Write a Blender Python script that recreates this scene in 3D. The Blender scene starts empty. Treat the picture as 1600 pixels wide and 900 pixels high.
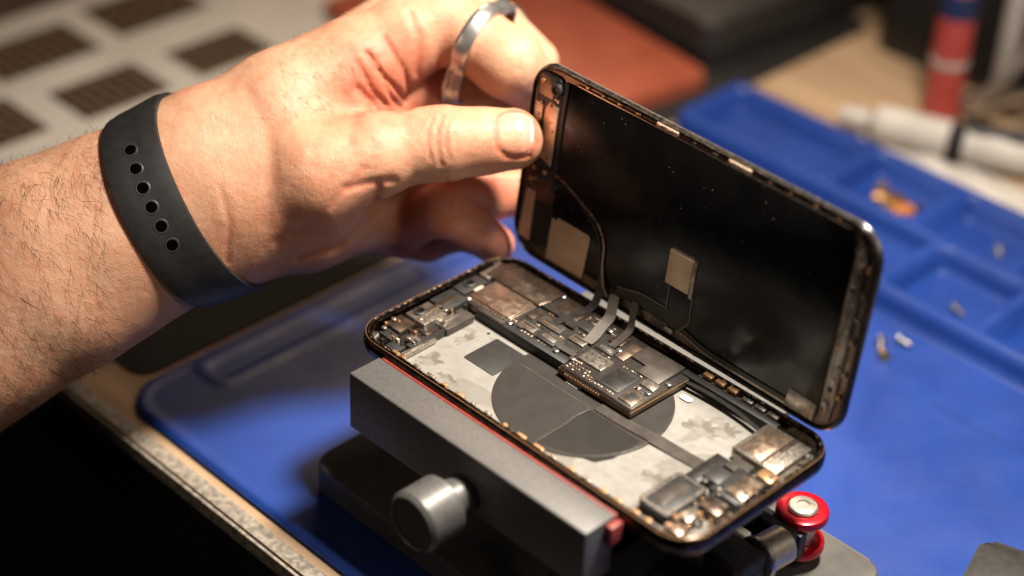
import bpy, bmesh, numpy as np, math, random
from mathutils import Matrix, Vector
random.seed(7); rng=np.random.default_rng(5)
SC=0.001
scene=bpy.context.scene
scene.view_settings.view_transform='Standard'
scene.view_settings.look='None'
WM={}
I4=Matrix.Identity(4)
# ---------------------------------------------------------------- materials
def M(name,c1,c2=None,scale=0.3,rough=0.5,metal=0.0,bump=0.0,bscale=1.0,detail=4,rvar=0.0,lo=0.35,hi=0.65,
      coat=0.0,sss=0.0,spec=None,extra=None,stretch=None):
    m=bpy.data.materials.new(name); m.use_nodes=True
    nt=m.node_tree; N=nt.nodes; Lk=nt.links
    b=N["Principled BSDF"]
    tc=N.new("ShaderNodeTexCoord"); mp=N.new("ShaderNodeMapping")
    mp.inputs["Scale"].default_value=(1000,1000,1000) if stretch is None else tuple(1000*s for s in stretch)
    Lk.new(tc.outputs["Object"],mp.inputs["Vector"])
    c2=c2 or c1
    n=N.new("ShaderNodeTexNoise"); n.inputs["Scale"].default_value=scale; n.inputs["Detail"].default_value=detail
    Lk.new(mp.outputs[0],n.inputs["Vector"])
    r=N.new("ShaderNodeValToRGB"); r.color_ramp.elements[0].position=lo; r.color_ramp.elements[1].position=hi
    r.color_ramp.elements[0].color=(*c1,1); r.color_ramp.elements[1].color=(*c2,1)
    Lk.new(n.outputs["Fac"],r.inputs["Fac"]); Lk.new(r.outputs[0],b.inputs["Base Color"])
    b.inputs["Metallic"].default_value=metal; b.inputs["Roughness"].default_value=rough
    if rvar>0:
        n2=N.new("ShaderNodeTexNoise"); n2.inputs["Scale"].default_value=scale*2.7; n2.inputs["Detail"].default_value=5
        Lk.new(mp.outputs[0],n2.inputs["Vector"])
        mr=N.new("ShaderNodeMapRange"); mr.inputs[1].default_value=.3; mr.inputs[2].default_value=.7
        mr.inputs[3].default_value=max(rough-rvar,.03); mr.inputs[4].default_value=min(rough+rvar,1)
        Lk.new(n2.outputs["Fac"],mr.inputs[0]); Lk.new(mr.outputs[0],b.inputs["Roughness"])
    if bump>0:
        n3=N.new("ShaderNodeTexNoise"); n3.inputs["Scale"].default_value=bscale; n3.inputs["Detail"].default_value=6
        Lk.new(mp.outputs[0],n3.inputs["Vector"])
        bp=N.new("ShaderNodeBump"); bp.inputs["Strength"].default_value=1; bp.inputs["Distance"].default_value=bump*SC
        Lk.new(n3.outputs["Fac"],bp.inputs["Height"]); Lk.new(bp.outputs[0],b.inputs["Normal"])
    if coat: b.inputs["Coat Weight"].default_value=coat; b.inputs["Coat Roughness"].default_value=.15
    if sss:
        b.inputs["Subsurface Weight"].default_value=sss
        b.inputs["Subsurface Radius"].default_value=(1.0,.32,.16)
        b.inputs["Subsurface Scale"].default_value=.003
    if spec is not None: b.inputs["Specular IOR Level"].default_value=spec
    if extra: extra(nt,b,mp)
    return m
def skin_extra(nt,b,mp):
    N=nt.nodes;Lk=nt.links
    v=N.new("ShaderNodeTexVoronoi"); v.feature='DISTANCE_TO_EDGE'; v.inputs["Scale"].default_value=1.5
    nz=N.new("ShaderNodeTexNoise"); nz.inputs["Scale"].default_value=.3; nz.inputs["Detail"].default_value=9; nz.inputs["Roughness"].default_value=.6
    Lk.new(mp.outputs[0],v.inputs["Vector"]); Lk.new(mp.outputs[0],nz.inputs["Vector"])
    a=N.new("ShaderNodeMath"); a.operation='MINIMUM'; a.inputs[1].default_value=.13
    Lk.new(v.outputs["Distance"],a.inputs[0])
    s=N.new("ShaderNodeMath"); s.operation='MULTIPLY_ADD'; s.inputs[1].default_value=.9
    Lk.new(a.outputs[0],s.inputs[0]); Lk.new(nz.outputs["Fac"],s.inputs[2])
    bp=N.new("ShaderNodeBump"); bp.inputs["Distance"].default_value=.46*SC; bp.inputs["Strength"].default_value=.85
    Lk.new(s.outputs[0],bp.inputs["Height"]); Lk.new(bp.outputs[0],b.inputs["Normal"])
    at=N.new("ShaderNodeAttribute"); at.attribute_name="flush_shade"
    m2=N.new("ShaderNodeTexNoise"); m2.inputs["Scale"].default_value=.22; m2.inputs["Detail"].default_value=6
    Lk.new(mp.outputs[0],m2.inputs["Vector"])
    mr=N.new("ShaderNodeMapRange"); mr.inputs[1].default_value=.42; mr.inputs[2].default_value=.72; mr.inputs[3].default_value=0; mr.inputs[4].default_value=.30
    Lk.new(m2.outputs["Fac"],mr.inputs[0])
    ad=N.new("ShaderNodeMath"); ad.operation='ADD'; Lk.new(at.outputs["Fac"],ad.inputs[0]); Lk.new(mr.outputs[0],ad.inputs[1])
    src=b.inputs["Base Color"].links[0].from_socket
    mx=N.new("ShaderNodeMix"); mx.data_type='RGBA'
    Lk.new(ad.outputs[0],mx.inputs[0]); Lk.new(src,mx.inputs[6]); mx.inputs[7].default_value=(.40,.10,.055,1)
    Lk.new(mx.outputs[2],b.inputs["Base Color"])
def nail_extra(nt,b,mp):
    N=nt.nodes;Lk=nt.links
    sx=N.new("ShaderNodeSeparateXYZ"); Lk.new(mp.outputs[0],sx.inputs[0])
    r=N.new("ShaderNodeValToRGB"); e=r.color_ramp.elements
    mr=N.new("ShaderNodeMapRange"); mr.inputs[1].default_value=-7; mr.inputs[2].default_value=7
    Lk.new(sx.outputs[0],mr.inputs[0]); Lk.new(mr.outputs[0],r.inputs[0])
    e[0].position=0; e[0].color=(.56,.37,.29,1); e[1].position=.82; e[1].color=(.46,.21,.16,1)
    k=e.new(.18); k.color=(.49,.245,.19,1)
    k=e.new(.88); k.color=(.72,.57,.46,1)
    Lk.new(r.outputs[0],b.inputs["Base Color"])
mat={}
mat['skin']=M("skin",(.41,.215,.13),(.50,.29,.185),scale=.05,rough=.45,rvar=.07,sss=.13,detail=6,extra=skin_extra,spec=.38)
mat['hair']=M("arm_hair",(.025,.012,.006),rough=.5)
mat['nail']=M("nail",(.7,.4,.3),rough=.3,sss=.08,extra=nail_extra,spec=.45)
mat['strap']=M("black_rubber",(.009,.0088,.009),(.013,.0125,.013),rough=.5,bump=.02,bscale=3,spec=.35)
mat['strapg']=M("strap_hole_rim",(.022,.021,.021),rough=.4,spec=.4)
mat['hole']=M("hole_black",(.001,.001,.001),rough=.9,spec=0)
mat['silver']=M("silver",(.62,.60,.57),(.5,.48,.46),rough=.28,metal=1,rvar=.08)
mat['ring']=M("ring_silver",(.50,.485,.46),(.40,.385,.37),rough=.32,metal=.9)
mat['steel']=M("brushed_steel",(.42,.375,.32),(.56,.51,.45),scale=1.2,rough=.36,metal=.85,rvar=.1,stretch=(1,.08,1))
mat['strip']=M("panel_edge_metal",(.17,.155,.14),(.42,.38,.34),scale=.3,rough=.32,metal=.9,rvar=.12,stretch=(1,.35,1),lo=.35,hi=.7)
mat['mat']=M("blue_silicone",(.006,.026,.15),(.009,.037,.20),scale=.02,rough=.46,rvar=.08,bump=.08,bscale=1.5,spec=.35)
mat['wood']=M("birch_board",(.34,.225,.135),(.46,.32,.20),scale=.12,rough=.55,stretch=(.12,1,1),bump=.1,bscale=.8)
mat['woodedge']=M("board_edge",(.12,.10,.08),(.30,.26,.21),scale=.4,rough=.7,bump=.3,bscale=.6)
mat['floor']=M("dark_floor",(.004,.003,.003),(.008,.007,.006),scale=.01,rough=.8)
mat['dark']=M("dark_plastic",(.008,.008,.008),(.018,.017,.016),scale=.4,rough=.5,bump=.03,bscale=3)
mat['blackmetal']=M("black_anodised",(.03,.03,.03),(.045,.044,.043),scale=.8,rough=.4,metal=.4,bump=.02,bscale=5)
mat['jaw']=M("anodised_gunmetal",(.085,.082,.080),(.11,.106,.103),scale=1.2,rough=.42,metal=.3,bump=.035,bscale=6,detail=4)
mat['plate']=M("satin_gray_metal",(.08,.075,.07),(.11,.104,.096),scale=.1,rough=.5,metal=.4,bump=.03,bscale=5)
mat['knob']=M("knurled_metal",(.075,.073,.072),(.10,.098,.095),scale=.5,rough=.42,metal=.35)
mat['red']=M("red_anodised",(.40,.004,.012),(.48,.006,.018),scale=.5,rough=.3,metal=.5,coat=.3)
mat['redrub']=M("red_rubber",(.16,.018,.012),(.24,.03,.02),scale=.5,rough=.5)
mat['frame']=M("dark_steel_frame",(.03,.025,.021),(.11,.08,.06),scale=.35,rough=.22,metal=1,rvar=.08)
mat['gasket']=M("adhesive_gasket",(.010,.008,.007),(.42,.27,.19),scale=.6,rough=.35,metal=.4,rvar=.15,lo=.54,hi=.65,bump=.2,bscale=1.2)  # coppery flecks put the rim highlights into the colour
def lining_extra(nt,b,mp):
    N=nt.nodes;Lk=nt.links
    n=N.new("ShaderNodeTexNoise"); n.inputs["Scale"].default_value=.035; n.inputs["Detail"].default_value=5; n.inputs["Roughness"].default_value=.5; n.inputs["Distortion"].default_value=1.5
    Lk.new(mp.outputs[0],n.inputs["Vector"])
    r=N.new("ShaderNodeValToRGB"); r.color_ramp.elements[0].position=.54; r.color_ramp.elements[1].position=.56
    r.color_ramp.elements[0].color=(0,0,0,1); r.color_ramp.elements[1].color=(.42,.42,.42,1)
    Lk.new(n.outputs["Fac"],r.inputs[0])
    src=b.inputs["Base Color"].links[0].from_socket
    mx=N.new("ShaderNodeMix"); mx.data_type='RGBA'
    Lk.new(r.outputs[0],mx.inputs[0]); Lk.new(src,mx.inputs[6]); mx.inputs[7].default_value=(.11,.10,.085,1)
    Lk.new(mx.outputs[2],b.inputs["Base Color"])
mat['backglass']=M("gray_back_lining",(.225,.215,.197),(.195,.185,.168),scale=.15,rough=.40,metal=.15,rvar=.12,lo=.3,hi=.7,detail=9,extra=lining_extra)
mat['residue']=M("adhesive_residue",(.11,.10,.085),(.17,.16,.14),scale=.2,rough=.2,rvar=.08,bump=.04,bscale=.3,detail=4,lo=.42,hi=.58)
mat['coil']=M("graphite_sheet",(.016,.0135,.0115),(.021,.018,.0155),scale=.12,rough=.55,rvar=.05,spec=.28)
mat['coil2']=M("graphite_patch",(.011,.0095,.008),(.0145,.0125,.011),scale=.12,rough=.45,spec=.3)
def hatch(nt,b,mp):
    N=nt.nodes;Lk=nt.links
    w=N.new("ShaderNodeTexWave"); w.bands_direction='DIAGONAL'; w.inputs["Scale"].default_value=2.2
    Lk.new(mp.outputs[0],w.inputs["Vector"])
    bp=N.new("ShaderNodeBump"); bp.inputs["Distance"].default_value=.04*SC
    Lk.new(w.outputs["Fac"],bp.inputs["Height"]); Lk.new(bp.outputs[0],b.inputs["Normal"])
mat['mesh']=M("woven_black_pad",(.02,.018,.017),(.026,.024,.022),rough=.5,extra=hatch)
mat['white']=M("white_plastic",(.42,.42,.43),rough=.4)
mat['flex']=M("black_flex",(.012,.0105,.0095),(.02,.017,.015),scale=.3,rough=.34,rvar=.06)
mat['flexg']=M("gray_flex",(.05,.043,.037),(.08,.068,.058),scale=.2,rough=.36,metal=.4)
mat['flexs']=M("silver_flex",(.20,.18,.16),(.26,.235,.21),scale=.2,rough=.32,metal=.6)
mat['shield']=M("bronze_shield",(.34,.235,.17),(.45,.335,.255),scale=.15,rough=.28,metal=.9,rvar=.1,bump=.015,bscale=.3)
mat['shieldd']=M("dark_shield",(.15,.11,.085),(.23,.175,.135),scale=.15,rough=.28,metal=.9,rvar=.1,bump=.015,bscale=.3)
mat['tin']=M("tin_shield",(.50,.45,.385),(.37,.325,.28),scale=.4,rough=.28,metal=.9,rvar=.1)
mat['gold']=M("gold_contact",(.75,.44,.22),(.55,.31,.16),scale=.8,rough=.32,metal=.85)
mat['pcb']=M("black_circuit_board",(.012,.011,.010),(.022,.018,.015),scale=.8,rough=.4)
def layers(nt,b,mp):
    N=nt.nodes;Lk=nt.links
    sx=N.new("ShaderNodeSeparateXYZ"); Lk.new(mp.outputs[0],sx.inputs[0])
    w=N.new("ShaderNodeMath"); w.operation='MULTIPLY'; w.inputs[1].default_value=9
    Lk.new(sx.outputs[2],w.inputs[0])
    si=N.new("ShaderNodeMath"); si.operation='SINE'; Lk.new(w.outputs[0],si.inputs[0])
    r=N.new("ShaderNodeValToRGB"); r.color_ramp.elements[0].position=.4; r.color_ramp.elements[1].position=.75
    r.color_ramp.elements[0].color=(.02,.014,.010,1); r.color_ramp.elements[1].color=(.34,.21,.10,1)
    Lk.new(si.outputs[0],r.inputs[0]); Lk.new(r.outputs[0],b.inputs["Base Color"])
mat['edge']=M("board_layers",(.4,.3,.1),rough=.35,metal=.4,extra=layers)
mat['chip']=M("black_epoxy",(.014,.013,.0125),(.022,.02,.019),scale=.7,rough=.45)
mat['cream']=M("ceramic",(.48,.38,.28),(.34,.25,.18),scale=1,rough=.5)
def speck(nt,b,mp):
    N=nt.nodes;Lk=nt.links
    v=N.new("ShaderNodeTexVoronoi"); v.inputs["Scale"].default_value=.55; v.inputs["Randomness"].default_value=1
    Lk.new(mp.outputs[0],v.inputs["Vector"])
    sx=N.new("ShaderNodeSeparateColor"); Lk.new(v.outputs["Color"],sx.inputs[0])
    g=N.new("ShaderNodeMath"); g.operation='GREATER_THAN'; g.inputs[1].default_value=.86; Lk.new(sx.outputs[0],g.inputs[0])
    s=N.new("ShaderNodeMath"); s.operation='LESS_THAN'; s.inputs[1].default_value=.085; Lk.new(v.outputs["Distance"],s.inputs[0])
    m2=N.new("ShaderNodeMath"); m2.operation='MULTIPLY'; Lk.new(g.outputs[0],m2.inputs[0]); Lk.new(s.outputs[0],m2.inputs[1])
    mx=N.new("ShaderNodeMix"); mx.data_type='RGBA'
    src=b.inputs["Base Color"].links[0].from_socket
    Lk.new(m2.outputs[0],mx.inputs[0]); Lk.new(src,mx.inputs[6]); mx.inputs[7].default_value=(.4,.34,.28,1)
    Lk.new(mx.outputs[2],b.inputs["Base Color"])
mat['lcd']=M("black_display_back",(.003,.0028,.0026),(.005,.0047,.0044),scale=.05,rough=.2,rvar=.05,spec=.45,extra=speck)
mat['foil']=M("tan_copper_foil",(.62,.45,.31),(.70,.54,.39),scale=.15,rough=.36,metal=.6,rvar=.06,bump=.03,bscale=.4)
mat['bezel']=M("black_bezel",(.007,.0065,.006),(.032,.025,.02),scale=.6,rough=.25,coat=.3)
mat['glass']=M("front_glass",(.003,.003,.003),rough=.06)
mat['leather']=M("brick_red_cover",(.23,.047,.022),(.29,.066,.032),scale=.05,rough=.5,bump=.15,bscale=1)
mat['paper']=M("cream_paper",(.36,.33,.29),(.43,.395,.35),scale=.02,rough=.6)
def printgrid(nt,b,mp):
    N=nt.nodes;Lk=nt.links
    br=N.new("ShaderNodeTexBrick"); br.inputs["Scale"].default_value=.04
    br.inputs["Color1"].default_value=(.006,.0055,.005,1); br.inputs["Color2"].default_value=(.010,.008,.007,1); br.inputs["Mortar"].default_value=(.26,.16,.09,1)
    br.inputs["Mortar Size"].default_value=.016; br.inputs["Mortar Smooth"].default_value=.1; br.inputs["Brick Width"].default_value=.4
    Lk.new(mp.outputs[0],br.inputs["Vector"]); Lk.new(br.outputs["Color"],b.inputs["Base Color"])
mat['print']=M("dark_print",(.02,.02,.02),rough=.7,spec=.12,extra=printgrid)
mat['graycloth']=M("dark_gray_pad",(.012,.011,.010),(.020,.018,.017),scale=.02,rough=.75,spec=.2)
mat['blue']=M("blue_label",(.012,.025,.08),rough=.4)
mat['redp']=M("red_label",(.34,.04,.032),(.42,.07,.055),rough=.4)
mat['whitep']=M("white_paper",(.36,.33,.30),(.48,.445,.405),scale=.05,rough=.6)
mat['brass']=M("brass",(.8,.5,.2),rough=.3,metal=1)
mat['orange']=M("orange_plastic",(.35,.12,.03),rough=.4)
# ---------------------------------------------------------------- mesh helpers
def reg(o,world,parent):
    WM[o.name]=world.copy()
    if parent is not None:
        o.parent=parent
        loc=WM[parent.name].inverted()@world
    else: loc=world
    o.matrix_basis=loc
    return o
def mk(name,V,F,m,parent=None,frame=I4,smooth=True,ang=35,center=True):
    V=np.asarray(V,dtype=float)
    c=(V.min(0)+V.max(0))/2 if center else np.zeros(3)
    me=bpy.data.meshes.new(name); me.from_pydata((V-c).tolist(),[],[list(map(int,f)) for f in F]); me.update()
    me.materials.append(mat[m])
    if smooth:
        me.polygons.foreach_set("use_smooth",[True]*len(me.polygons))
        if ang: me.set_sharp_from_angle(angle=math.radians(ang))
    o=bpy.data.objects.new(name,me); scene.collection.objects.link(o)
    return reg(o,frame@Matrix.Translation(Vector(c)),parent)
def from_bm(bm):
    bmesh.ops.recalc_face_normals(bm,faces=bm.faces)
    bm.verts.index_update()
    V=[v.co[:] for v in bm.verts]; F=[[v.index for v in f.verts] for f in bm.faces]; bm.free(); return V,F
def prismVF(pts,z0,z1,bev=0.0,seg=2):
    bm=bmesh.new()
    a=[bm.verts.new((p[0],p[1],z0)) for p in pts]; b=[bm.verts.new((p[0],p[1],z1)) for p in pts]
    bm.faces.new(a[::-1]); bm.faces.new(b); n=len(pts)
    for i in range(n): bm.faces.new((a[i],a[(i+1)%n],b[(i+1)%n],b[i]))
    if bev>0:
        es=[e for e in bm.edges if abs(e.verts[0].co.z-e.verts[1].co.z)<1e-6 and e.verts[0].co.z>max(z0,z1)-1e-6] + \
           [e for e in bm.edges if len(pts)<7 and abs(e.verts[0].co.z-e.verts[1].co.z)>1e-6]
        bmesh.ops.bevel(bm,geom=es,offset=bev,segments=seg,affect='EDGES',profile=.5)
    return from_bm(bm)
def prism(name,pts,z0,z1,m,parent=None,frame=I4,bev=0.0,seg=2,ang=35):
    V,F=prismVF(pts,z0,z1,bev,seg); return mk(name,V,F,m,parent,frame,ang=ang)
def rr(x0,x1,y0,y1,r,n=6):
    P=[]
    for cx,cy,a0 in ((x1-r,y1-r,0),(x0+r,y1-r,90),(x0+r,y0+r,180),(x1-r,y0+r,270)):
        for k in range(n+1):
            a=math.radians(a0+90*k/n); P.append((cx+r*math.cos(a),cy+r*math.sin(a)))
    return P
def box(name,x0,x1,y0,y1,z0,z1,m,parent=None,frame=I4,bev=.15,seg=2,rot=0):
    cx,cy=(x0+x1)/2,(y0+y1)/2; c,s=math.cos(rot),math.sin(rot)
    pts=[(cx+(x-cx)*c-(y-cy)*s,cy+(x-cx)*s+(y-cy)*c) for x,y in ((x0,y0),(x1,y0),(x1,y1),(x0,y1))]
    bev=min(bev,(x1-x0)*.3,(y1-y0)*.3,(z1-z0)*.45)
    return prism(name,pts,z0,z1,m,parent,frame,bev,seg)
def axframe(c,ax):
    z=Vector(ax).normalized(); t=Vector((0,0,1)) if abs(z.z)<.9 else Vector((1,0,0))
    x=t.cross(z).normalized(); y=z.cross(x)
    return Matrix(((x.x,y.x,z.x,c[0]),(x.y,y.y,z.y,c[1]),(x.z,y.z,z.z,c[2]),(0,0,0,1)))
def lathe(name,c,ax,prof,m,parent=None,frame=I4,seg=40,knurl=None,ang=35):
    V=[];F=[]
    for i,(r,z) in enumerate(prof):
        for k in range(seg):
            a=2*math.pi*k/seg; rr_=r
            if knurl and knurl[0]<=i<=knurl[1]: rr_=r+knurl[2]*(1 if (k+i)%2 else -1)
            V.append((rr_*math.cos(a),rr_*math.sin(a),z))
    for i in range(len(prof)-1):
        for k in range(seg):
            F.append((i*seg+k,i*seg+(k+1)%seg,(i+1)*seg+(k+1)%seg,(i+1)*seg+k))
    F.append(tuple(range(seg))[::-1]); F.append(tuple((len(prof)-1)*seg+k for k in range(seg)))
    return mk(name,V,F,m,parent,frame@axframe(c,ax),center=False,ang=ang)
def cyl(name,c,ax,r,h,m,parent=None,frame=I4,seg=32,bev=.2):
    bev=min(bev,r*.4,h*.4)
    return lathe(name,c,ax,[(r-bev,0),(r,bev),(r,h-bev),(r-bev,h)],m,parent,frame,seg)
def catmull(P,n=8):
    P=[np.array(p,float) for p in P]; P=[2*P[0]-P[1]]+P+[2*P[-1]-P[-2]]; o=[]
    for i in range(1,len(P)-2):
        for k in range(n):
            t=k/n;a,b,c,d=P[i-1:i+3]
            o.append(.5*((2*b)+(-a+c)*t+(2*a-5*b+4*c-d)*t*t+(-a+3*b-3*c+d)*t**3))
    o.append(P[-2]); return o
def ribbon(name,pts,wd,w,th,m,parent=None,frame=I4,n=8):
    P=catmull(pts,n); V=[];F=[]
    for i,p in enumerate(P):
        t=P[min(i+1,len(P)-1)]-P[max(i-1,0)]; t/=np.linalg.norm(t)
        wv=np.array(wd,float)
        wv=wv-t*(wv@t); wv/=np.linalg.norm(wv); nn=np.cross(t,wv)
        ww=w if not callable(w) else w(i/(len(P)-1))
        for a,b in ((-1,-1),(1,-1),(1,1),(-1,1)): V.append(p+wv*a*ww/2+nn*b*th/2)
    for i in range(len(P)-1):
        for k in range(4): F.append((i*4+k,i*4+(k+1)%4,i*4+4+(k+1)%4,i*4+4+k))
    F.append((3,2,1,0)); e=(len(P)-1)*4; F.append((e,e+1,e+2,e+3))
    return mk(name,V,F,m,parent,frame,ang=50)
def tube(name,pts,r,m,parent=None,frame=I4,n=8,seg=8,closed=False,rfun=None):
    P=catmull(pts,n) if n>1 else [np.array(p,float) for p in pts]
    V=[];F=[];up=np.array((0,0,1.))
    L=len(P)
    for i,p in enumerate(P):
        t=(P[(i+1)%L]-P[(i-1)%L]) if closed else P[min(i+1,L-1)]-P[max(i-1,0)]
        t/=np.linalg.norm(t)
        a=np.cross(up,t)
        if np.linalg.norm(a)<1e-3: a=np.cross((1.,0,0),t)
        a/=np.linalg.norm(a); b=np.cross(t,a)
        for k in range(seg):
            th=2*math.pi*k/seg; q=r if rfun is None else rfun(i,k)
            V.append(p+(a*math.cos(th)+b*math.sin(th))*q)
    for i in range(L if closed else L-1):
        j=(i+1)%L
        for k in range(seg): F.append((i*seg+k,i*seg+(k+1)%seg,j*seg+(k+1)%seg,j*seg+k))
    if not closed:
        F.append(tuple(range(seg))[::-1]); F.append(tuple((L-1)*seg+k for k in range(seg)))
    return mk(name,V,F,m,parent,frame,ang=60)
def empty(name,loc,frame=I4):
    o=bpy.data.objects.new(name,None); scene.collection.objects.link(o); o.empty_display_size=.01
    return reg(o,frame@Matrix.Translation(Vector(loc)),None)
def tag(o,label,cat,group=None):
    o["label"]=label;o["category"]=cat
    if group:o["group"]=group
    return o
def screw(c,parent,frame=I4,r=1.0,ax=(0,0,1),m='tin'):
    s=lathe("screw",c,ax,[(r*.9,0),(r,.15),(r,.45),(r*.8,.6),(r*.42,.6),(r*.36,.25)],m,parent,frame,20)
    return s
# ---------------------------------------------------------------- phone
L,W=143.6,70.9
phone=empty("smartphone",(72,35,-7.7))
tag(phone,"opened black smartphone, battery removed, screen hinged up on clamp","smartphone")
def offs(d,R=11.5,n=14):
    return rr(d,L-d,d,W-d,max(R-d,.4),n)
def sweep(prof,capb=True,capt=False,R=11.5):
    V=[];F=[];n=len(offs(0))
    for d,z in prof:
        for p in offs(d,R): V.append((p[0],p[1],z))
    for i in range(len(prof)-1):
        for k in range(n):
            F.append((i*n+k,i*n+(k+1)%n,(i+1)*n+(k+1)%n,(i+1)*n+k))
    if capb:F.append(tuple(range(n))[::-1])
    if capt:F.append(tuple((len(prof)-1)*n+k for k in range(n)))
    return V,F
prof=[(4,-7.9),(2.6,-7.7),(1.3,-7.1),(.45,-5.9),(.05,-4.4),(0,-3.6),(.12,-2.3),(.5,-1.2),(.95,-.55),(1.3,-.35),(1.9,-.35),(2.05,-.6),(2.1,-1.3),(2.9,-1.4),(3.0,-5.5)]
V,F=sweep(prof,True,False)
housing=mk("housing",V,F,'frame',phone,ang=40)
V,F=prismVF(offs(2.95),-5.9,-5.5); lining=mk("back_lining",V,F,'backglass',housing)
ring=offs(1.75,n=10)
def dens(P,step,closed=True):
    o=[];n=len(P)
    for i in range(n if closed else n-1):
        a=np.array(P[i],float);b=np.array(P[(i+1)%n],float);k=max(1,int(np.linalg.norm(b-a)/step))
        for j in range(k): o.append(a+(b-a)*j/k)
    return o
rp=dens([(p[0],p[1],-.42) for p in ring],.5)
j=rng.random(len(rp)+1)
j=np.convolve(np.concatenate([j,j[:3]]),np.ones(5)/5,'same')
tube("adhesive_gasket",[p+np.array([rng.normal(0,.03),rng.normal(0,.03),rng.normal(0,.02)]) for p in rp],.5,'gasket',housing,n=1,seg=6,closed=True,rfun=lambda i,k:.2+.28*max(j[i]-.35,0)+.03*math.sin(k*2.1+i))
tube("gold_rim_line",[(p[0],p[1],-.62) for p in offs(.82,n=12)],.12,'gold',housing,n=1,seg=6,closed=True)
for x in (18,22,28,34,41,47,54,60,68,74,81,88,95,101,108,114,121,126):
    w=rng.uniform(1.2,4); box("spring_clip",x,x+w,2.5,3.6,-1.6,-.75,'gold' if rng.random()<.6 else 'tin',housing,bev=.1)
for x in (92,97,102): box("spring_clip",x,x+3.6,66.8,68.6,-1.5,-.3,'gold',housing)
for x in (108,113,118): box("spring_clip",x,x+4,66.6,68.0,-1.8,-.7,'tin',housing)
box("antenna_strip",86,124,63.6,66.4,-5.5,-1.6,'dark',housing,bev=.4)
box("antenna_strip",90,121,66.5,68.2,-5.5,-2.2,'flexg',housing,bev=.3)
ribbon("antenna_flex",[(84,61.5,-3),(95,62.6,-2.6),(108,62.6,-2.8),(121,61,-3.6)],(0,1,0),1.6,.15,'flex',housing)
def blob(cx,cy,rx,ry,n=40,amp=.25,sd=0):
    r=np.random.default_rng(sd); ph=r.random(8)*6.28; am=r.random(8)*amp
    P=[]
    for k in range(n):
        a=2*math.pi*k/n; q=1+sum(am[i]*math.sin((i+2)*a+ph[i]) for i in range(8))*.5
        P.append((cx+rx*q*math.cos(a),cy+ry*q*math.sin(a)))
    return P
for i,(cx,cy,rx,ry) in enumerate([(25,13,3.5,3.5),(36,10,4,1.6),(106,51,6,4.0),(112,55,3.5,4),(24.0,29,1.8,4),(112,22,4,2.5)]):
    prism("adhesive_residue",blob(cx,cy,rx,ry,90,.3,i),-5.5,-5.47+.003*i,'residue',housing)
coil=prism("charging_coil",[(72+28.5*math.cos(a),34+28.5*math.sin(a)) for a in np.linspace(0,2*math.pi,97)[:-1]],-5.5,-5.15,'coil',housing,bev=.08)
prism("coil_patch",[(77,8.2),(95.5,14.5),(98,20),(98,31.5),(77,31.5)],-5.15,-5.08,'coil2',coil)
prism("coil_patch",[(46,32),(76.6,32),(76.6,32.6),(46,32.6)],-5.15,-5.1,'flexg',coil)
tube("coil_patch_seam",[(77,8.4,-5.07),(77,20,-5.07),(77,31.5,-5.07),(88,31.5,-5.07),(98,31.5,-5.07)],.09,'flexg',coil,n=2,seg=5)
tube("coil_seam",[(72+28*math.cos(a),34+28*math.sin(a),-5.15) for a in np.linspace(0,2*math.pi,80)[:-1]],.09,'flexg',coil,n=1,closed=True,seg=5)
ribbon("coil_flex",[(78,34.5,-4.9),(90,34.7,-4.85),(100,35.5,-4.8),(108,36,-5.1),(122,37,-5.0),(128,38,-3.5)],(0,1,0),lambda t:4.2 if t<.4 else 5,.15,'flexg',housing)
prism("white_label",rr(61.5,68,36.0,39.2,1.5),-5.05,-4.98,'white',housing)
prism("white_label",rr(91,95.5,57,59.4,1.1),-5.08,-5.0,'white',housing)
prism("black_pad",rr(31,44.5,21.5,36.5,.6),-5.5,-5.25,'mesh',housing,bev=.1)
cyl("pad_hole",(27,36.5,-5.5),(0,0,1),.55,.1,'hole',housing)
T=[("camera_bracket",5,14,20,30,-4.5,-1.3,'tin'),("camera_module",4.5,13,31,41,-4.5,-1.2,'dark'),("flex_cable",12,19,10,25,-5.2,-3.0,'flex'),
("flex_cable",13.5,19.5,25,37,-5.2,-2.7,'flexg'),("sensor_module",4,11,12,19,-4.8,-1.8,'shieldd'),("connector",6,12,7.5,11,-4.8,-2.2,'chip'),
("connector",12.5,17.5,4.5,9,-5,-2.6,'chip'),("bracket",18.2,20,6,20,-5,-3.4,'tin'),("camera_module",3.8,9.5,42,53,-4.5,-1.4,'chip'),
("bracket",4,8.5,54,64,-4.5,-1.2,'tin'),("flash_module",9.5,12,46,50,-3,-1.4,'cream'),("bracket",8,10,24,40,-2.2,-1.0,'shieldd'),
("bracket",14.2,16.4,26,34,-2.7,-2.2,'tin'),("connector",14.5,18,12,15,-3,-2.4,'tin'),("connector",13.5,17.5,18,22,-3,-2.5,'shieldd')]
for nm,x0,x1,y0,y1,z0,z1,mm in T: box(nm,x0,x1,y0,y1,z0,z1,mm,housing,bev=.12)
for c in ((7.5,24,-1.3),(6.3,47.5,-1.4)):
    lathe("camera_lens",c,(0,0,1),[(2.2,0),(2.2,.5),(1.9,.7),(1.5,.7),(1.3,.1)],'dark',housing,seg=28)
    cyl("lens_glass",(c[0],c[1],c[2]+.1),(0,0,1),1.25,.25,'glass',housing)
for i in range(40):
    x=rng.uniform(3.6,17);y=rng.uniform(5+max(0,8-x),41)
    w,h=rng.uniform(.4,1.2),rng.uniform(.4,1.0); z=rng.uniform(-2.4,-1.2)
    box("capacitor",x,x+w,y,y+h,-4.8,z,random.choice(['gold','tin','cream','chip','shieldd','dark','dark']),housing,bev=.06)
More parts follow.
